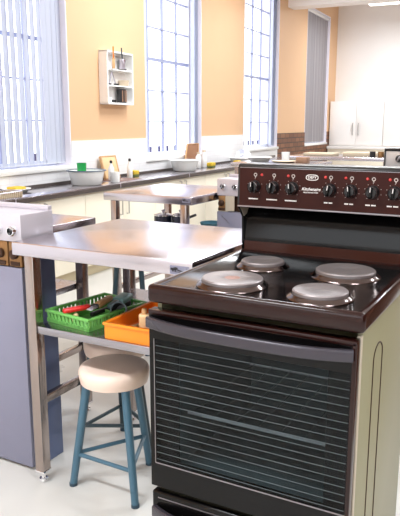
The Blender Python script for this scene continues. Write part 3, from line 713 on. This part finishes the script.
# ------------------------------------------------------------------ the brown stove
def stove_parts():
    O = (-.605, 1.62, 0)
    S = thing('stove', 'large dark brown electric stove with four hotplates and black oven door', 'stove', O)
    X0, X1 = -.872, -.340
    YF, YB = 1.377, 1.93
    b = MB()                                # carcass of sheet panels around the oven cavity
    b.box(X0, X0 + .012, YF, YB, .04, .852).box(X0, X1, YB - .012, YB, .04, .852).box(X0 + .012, X1 - .012, YF, YB, .80, .812).box(X0 + .012, X1 - .012, YF, YB, .325, .337).box(X0 + .012, X1 - .012, YF, YB, .04, .052)
    b.build('carcass', M['olive'], S, O, smooth=False)
    sp = MB().box(X1 - .012, X1, YF + .012, YB, .04, .850, .002).build('side_panel', M['olive'], S, O)
    # pressed outline on the side panel
    path = []
    for k in range(13):
        a = PI * k / 12; path.append((X1 + .0002, 1.545 - .045 * math.cos(a), .735 + .035 * math.sin(a)))
    MB().tube([(X1 + .0002, 1.500, .10)] + path + [(X1 + .0002, 1.590, .10)], .0022, 6).build('pressed_outline', M['brass_dark'], sp, O)
    MB().box(X1 - .010, X1 + .001, YF - .001, YF + .010, .04, .835, .001).build('front_flange', M['beige_metal'], S, O)
    MB().box(X0 + .02, X1 - .02, YF + .03, YB - .02, 0, .04).build('plinth', M['blacksoft'], S, O, smooth=False)
    # oven cavity liner
    l = MB(); cx0, cx1, cz0, cz1 = -.815, -.40, .39, .76
    l.box(cx0 - .004, cx0, YF + .004, 1.86, cz0, cz1).box(cx1, cx1 + .004, YF + .004, 1.86, cz0, cz1).box(cx0, cx1, YF + .004, 1.86, cz0 - .004, cz0).box(cx0, cx1, YF + .004, 1.86, cz1, cz1 + .004).box(cx0, cx1, 1.856, 1.86, cz0, cz1)
    l.build('oven_liner', M['liner'], S, O, smooth=False)
    r = MB()
    r.tube([(cx0 + .004, YF + .05, .53), (cx1 - .004, YF + .05, .53)], .0042, 8).tube([(cx0 + .004, 1.84, .53), (cx1 - .004, 1.84, .53)], .0035, 8)
    r.build('oven_rack', M['beige_light'], S, O)
    r = MB()
    for k in range(7):
        xx = cx0 + .02 + (cx1 - cx0 - .04) * k / 6; r.tube([(xx, YF + .05, .533), (xx, 1.84, .533)], .0016, 5)
    r.build('oven_shelf_wires', M['liner'], S, O)
    # hob
    b = MB(); b.box(-.884, -.326, 1.342, 1.905, .850, .8975, .011, 4)
    b.bm.faces.ensure_lookup_table()
    top = max((f for f in b.bm.faces if f.normal.z > .9 or f.calc_center_median().z > .897), key=lambda f: f.calc_area())
    bmesh.ops.inset_region(b.bm, faces=[top], thickness=.006, depth=0)
    bmesh.ops.inset_region(b.bm, faces=[top], thickness=.010, depth=-.0045)
    top.material_index = 1
    h = b.build('hob', M['brown'], S, O); h.data.materials.append(M['hob_black'])
    for (x, y, rr, spot) in ((-.716, 1.700, .063, 0), (-.699, 1.461, .080, 1), (-.471, 1.692, .081, 0), (-.461, 1.447, .067, 0)):
        p = MB().lathe([(rr - .001, .893), (rr - .001, .9095), (rr - .004, .9125), (rr - .012, .913), (rr * .34, .9125), (rr * .3, .9112), (0, .911)], (x, y, 0), 48).build('hotplate', M['plate'], S, O)
        MB().lathe([(rr + .013, .8932), (rr + .012, .8952), (rr + .007, .8980), (rr + .002, .9030), (rr + .0002, .9033), (rr + .0001, .894)], (x, y, 0), 48).build('trim_ring', M['ring'], p, O)
        if spot: MB().lathe([(0, .9120), (rr * .22, .9118), (rr * .26, .9110)], (x, y, 0), 24).build('centre_spot', M['plate_spot'], p, O)
    # oven door
    D = MB()
    dx0, dx1, dz0, dz1 = -.880, -.343, .338, .828
    y0, y1 = 1.346, 1.3755
    gx0, gx1, gz0, gz1 = -.866, -.350, .407, .755
    D.box(dx0, gx0, y0, y1, dz0, dz1).box(gx1, dx1, y0, y1, dz0, dz1).box(gx0, gx1, y0, y1, gz1, dz1).box(gx0, gx1, y0, y1, dz0, gz0)
    door = D.build('oven_door', M['black'], S, O, smooth=False)
    e = MB(); e.box(dx0 - .001, dx1 + .001, y0 - .002, y1, dz1 - .008, dz1 + .004, .002).box(dx1 - .008, dx1 + .002, y0 - .002, y1, dz0, dz1, .002)
    e.build('door_edge', M['brown'], door, O)
    MB().box(gx0, gx1, y0 + .001, y0 + .005, gz0, gz1).build('door_glass', M['oven_glass'], door, O, smooth=False)
    f = MB(); f.box(gx0, gx1, y0 + .0225, y0 + .0255, gz0, cz0 + .01).box(gx0, gx1, y0 + .0225, y0 + .0255, cz1 - .01, gz1).box(gx0, cx0 + .01, y0 + .0225, y0 + .0255, cz0, cz1).box(cx1 - .01, gx1, y0 + .0225, y0 + .0255, cz0, cz1)
    f.build('inner_mask', M['black'], door, O, smooth=False)
    ln = MB()
    z = .737
    while z > .418:
        ln.box(gx0 + .004, gx1 - .004, y0 + .0002, y0 + .0009, z - .00045, z + .00045); z -= .0199
    ln.build('printed_lines', M['linewhite'], door, O, smooth=False)
    fr = MB()                                # pale outline of the glass
    fr.box(gx0, gx1, y0 - .0006, y0 + .0004, gz0 - .0016, gz0 + .0016).box(gx0 - .001, gx0 + .001, y0 - .0006, y0 + .0004, gz0, gz1)
    fr.build('glass_outline', M['steel_dark'], door, O, smooth=False)
    def bow(z, xa, xb, out, hz, name, parent):
        pts = []
        for k in range(25):
            t = k / 24; x = xa + (xb - xa) * t; q = abs(2 * t - 1)
            pts.append((x, 1.338 - out * (1 - q ** 3.2), z))
        return MB().sweep(pts, .008, hz).build(name, M['handle'], parent, O)
    bow(.801, -.878, -.347, .034, .0145, 'handle', door)
    # warming drawer
    dr = MB().box(dx0, dx1, y0, y1, .055, .322, .007, 3).build('warming_drawer', M['black'], S, O)
    MB().box(dx0 + .02, dx1 - .02, y0 - .0006, y0 + .001, .3035, .3065).build('edge_line', M['steel_dark'], dr, O, smooth=False)
    bow(.268, -.868, -.357, .036, .017, 'handle', dr)
    # splash back under the control panel
    MB().prism([(1.900, .8945), (1.902, .93), (1.908, 1.0), (1.940, 1.042), (1.975, 1.042), (1.975, .86), (1.906, .86)], 'x', -.868, -.334).build('splashback', M['black'], S, O, ang=60)
    MB().prism([(1.8985, .8945), (1.8985, .926), (1.9015, .926), (1.9015, .8945)], 'x', -.866, -.336).build('splash_reflection', M['reflection_brown'], S, O, smooth=False)
    for xa, xb, xi in ((-.8745, -.8685, -.8685), (-.3345, -.3285, -.336)):
        br = MB().prism([(1.897, .8975), (1.894, 1.004), (1.861, 1.040), (1.975, 1.040), (1.975, .8975)], 'x', xa, xb).build('end_bracket', M['black'], S, O, smooth=False)
        MB().prism([(1.868, 1.036), (1.897, 1.006), (1.950, 1.022), (1.956, 1.036)], 'x', xi, xi + .0015).build('bracket_lining', M['beige_metal'], br, O, smooth=False)
    # control panel
    cp = MB().prism([(1.860, 1.040), (1.8655, 1.168), (1.872, 1.175), (1.955, 1.175), (1.975, 1.165), (1.975, 1.040)], 'x', -.876, -.328, .003).build('control_panel', M['blacksoft'], S, O)
    ang = math.atan2(.0055, .128)
    fp = MB().prism([(1.8588, 1.046), (1.8635, 1.163), (1.866, 1.163), (1.8615, 1.046)], 'x', -.868, -.336).build('face_plate', M['panel_brown'], cp, O, smooth=False)
    MB().box(-.874, -.330, 1.8575, 1.861, 1.0405, 1.0455, .001).build('bottom_trim', M['steel_dark'], cp, O)
    MB().box(-.868, -.336, 1.8625, 1.8645, 1.163, 1.1645).build('top_trim', M['steel_dark'], cp, O, smooth=False)
    yk = lambda z: 1.8588 + (z - 1.046) * .0047 / .117
    KX = [-.816, -.754, -.692, -.575, -.513, -.450, -.388]
    RX = Matrix.Rotation(PI / 2, 3, 'X')
    tilt = [0, .12, -.08, .15, -.1, .05, .1]
    for i, x in enumerate(KX):
        z = 1.106; y = yk(z)
        k = MB().lathe([(0, 0), (.0195, 0), (.0195, .004), (.0165, .008), (.0155, .020), (.013, .023), (0, .023)], (x, y, z), 28, RX).build('control_knob', M['blacksoft'], cp, O)
        MB().box(x - .0045, x + .0045, y - .034, y - .02, z - .0165, z + .0165, .003, rot=Matrix.Rotation(tilt[i], 3, 'Y')).build('grip', M['black'], k, O)
        MB().lathe([(.0150, .0225), (.0158, .0235), (.0168, .0215), (.0168, .020)], (x, y, z), 28, RX).box(x - .0012, x + .0012, y - .0345, y - .030, z + .002, z + .0155, rot=Matrix.Rotation(tilt[i], 3, 'Y'), pivot=(x, y, z)).build('chrome_pointer', M['chrome'], k, O)
        d = MB()
        for q in range(9):
            a = math.radians(-50 + 280 * q / 8)
            if i == 0 and q % 2: continue
            px, pz = x + .0245 * math.cos(a), z + .0245 * math.sin(a)
            d.lathe([(0, .0006), (.0012, .0006), (.0012, 0)], (px, yk(pz), pz), 6, RX)
        d.build('dial_marks', M['print_dim'], k, O, smooth=False)
        s_ = MB(); zs = 1.1415; ys = yk(zs) - .0003        # small ring symbol over each knob
        s_.lathe([(.0032, 0), (.0046, .0004), (.0058, 0)], (x + .001, ys, zs + .001), 16, RX).box(x - .0005, x + .0025, ys - .0004, ys + .0002, zs - .0085, zs - .0045)
        s_.build('ring_symbol', M['print_dim'], cp, O, smooth=False)
        lb = MB(); zl = 1.068; wl = (.032, .036, .038, .026, .026, .030, .032)[i]; x0 = x - .004 - wl / 2
        n = 9
        for q in range(n):
            if q == n // 2 and i > 2: continue
            lb.box(x0 + wl * q / n, x0 + wl * (q + .84) / n, yk(zl) - .0005, yk(zl) + .0002, zl - .0019, zl + .0019)
        lb.build('caption', M['print_white'], cp, O, smooth=False)
    for x in (-.794, -.707, -.591, -.530, -.467, -.404):
        z = 1.1425; MB().lathe([(0, .003), (.0025, .0027), (.0042, .001), (.0045, 0)], (x, yk(z), z), 16, RX).build('indicator_lamp', M['red_lens'], cp, O)
    # oval emblem and script
    ov = []
    for k in range(33):
        a = 2 * PI * k / 32; c_, s2 = math.cos(a), math.sin(a)
        ov.append((-.6318 + .0185 * math.copysign(abs(c_) ** .7, c_), 0, 1.1405 + .0078 * math.copysign(abs(s2) ** .8, s2)))
    MB().tube([(x, yk(z) - .0002, z) for x, _, z in ov], .0011, 6).build('emblem_outline', M['print_white'], cp, O)
    def txt(name, body, size, x, z, shear=0., sx=1.):
        text_mesh(name, body, size, M['print_white'], cp, (x - O[0], yk(z) - .0004 - O[1], z), (PI / 2 - ang, 0, 0), shear, sx=sx)
    txt('emblem_lettering', 'DEFY', .0105, -.6318, 1.1405, sx=1.1)
    txt('script_lettering', 'Kitchenaire', .0125, -.634, 1.1055, .35)
    txt('small_lettering', 'MULTIFUNCTION', .0052, -.634, 1.0955, 0, 1.1)
    return S
stove_parts()

# the silver stove further back
O = (-1.0, 4.3, 0); DX = .045
S2 = thing('stove', 'silver stove with black topped control panel standing behind the brown one', 'stove', O)
MB().box(-1.012, -.46, 3.78, 4.42, .05, .85, .004).build('carcass', M['steel_dark'], S2, O)
MB().box(-1.02, -.452, 3.76, 4.34, .851, .898, .008).build('hob', M['black'], S2, O)
MB().box(-1.0, -.47, 3.80, 4.40, 0, .05).build('plinth', M['blacksoft'], S2, O)
MB().box(-1.01, -.462, 3.755, 3.779, .34, .83, .005).build('oven_door', M['black'], S2, O)
MB().box(-1.005, -.467, 4.31, 4.42, .8985, 1.03, .004).build('splashback', M['black'], S2, O)
cp = MB().box(-1.012, -.46, 4.29, 4.42, 1.031, 1.128, .004).build('control_panel', M['beige_light'], S2, O)
MB().box(-1.02, -.452, 4.28, 4.425, 1.1285, 1.147, .004).box(-1.02, -1.0125, 4.28, 4.425, .9, 1.13, .002).build('top_cap', M['blacksoft'], cp, O)
RX = Matrix.Rotation(PI / 2, 3, 'X')
for x in (-.925, -.80, -.675, -.55):
    k = MB().lathe([(0, 0), (.024, 0), (.024, .006), (.02, .012), (.019, .024), (0, .026)], (x, 4.29, 1.080), 24, RX).build('control_knob', M['blacksoft'], cp, O)
    MB().box(x - .005, x + .005, 4.252, 4.268, 1.062, 1.098, .003, rot=Matrix.Rotation(.5, 3, 'Y')).build('grip', M['steel_dark'], k, O)
for (x, y) in ((-.88, 3.92), (-.60, 3.92), (-.88, 4.18), (-.60, 4.18)):
    MB().lathe([(.07, .896), (.07, .908), (.066, .911), (0, .910)], (x, y, 0), 32).build('hotplate', M['plate'], S2, O)

S2.location.x += DX
# ------------------------------------------------------------------ camera, world, view
cam = bpy.data.cameras.new('camera'); co = bpy.data.objects.new('camera', cam); C.objects.link(co)
cam.sensor_fit = 'HORIZONTAL'; cam.sensor_width = 36; cam.lens = 649 / 400 * 36; cam.clip_start = .05; cam.clip_end = 100
pitch = math.atan((258 - 124.5) / 649)
co.location = (0, 0, 1.295); co.rotation_euler = (PI / 2 - pitch, 0, math.radians(28.5))
sc = bpy.context.scene; sc.camera = co

w = bpy.data.worlds.new('daylight'); sc.world = w; w.use_nodes = True
bg = w.node_tree.nodes['Background']; bg.inputs[0].default_value = (.93, .96, 1., 1); bg.inputs[1].default_value = 2.0

sc.view_settings.view_transform = 'Standard'; sc.view_settings.look = 'None'; sc.view_settings.gamma = 1
sc.view_settings.use_curve_mapping = False; sc.view_settings.exposure = .68
cy = sc.cycles
cy.use_denoising = True; cy.max_bounces = 10; cy.diffuse_bounces = 5; cy.glossy_bounces = 5; cy.transparent_max_bounces = 12
cy.sample_clamp_indirect = 6; cy.caustics_reflective = False; cy.caustics_refractive = False
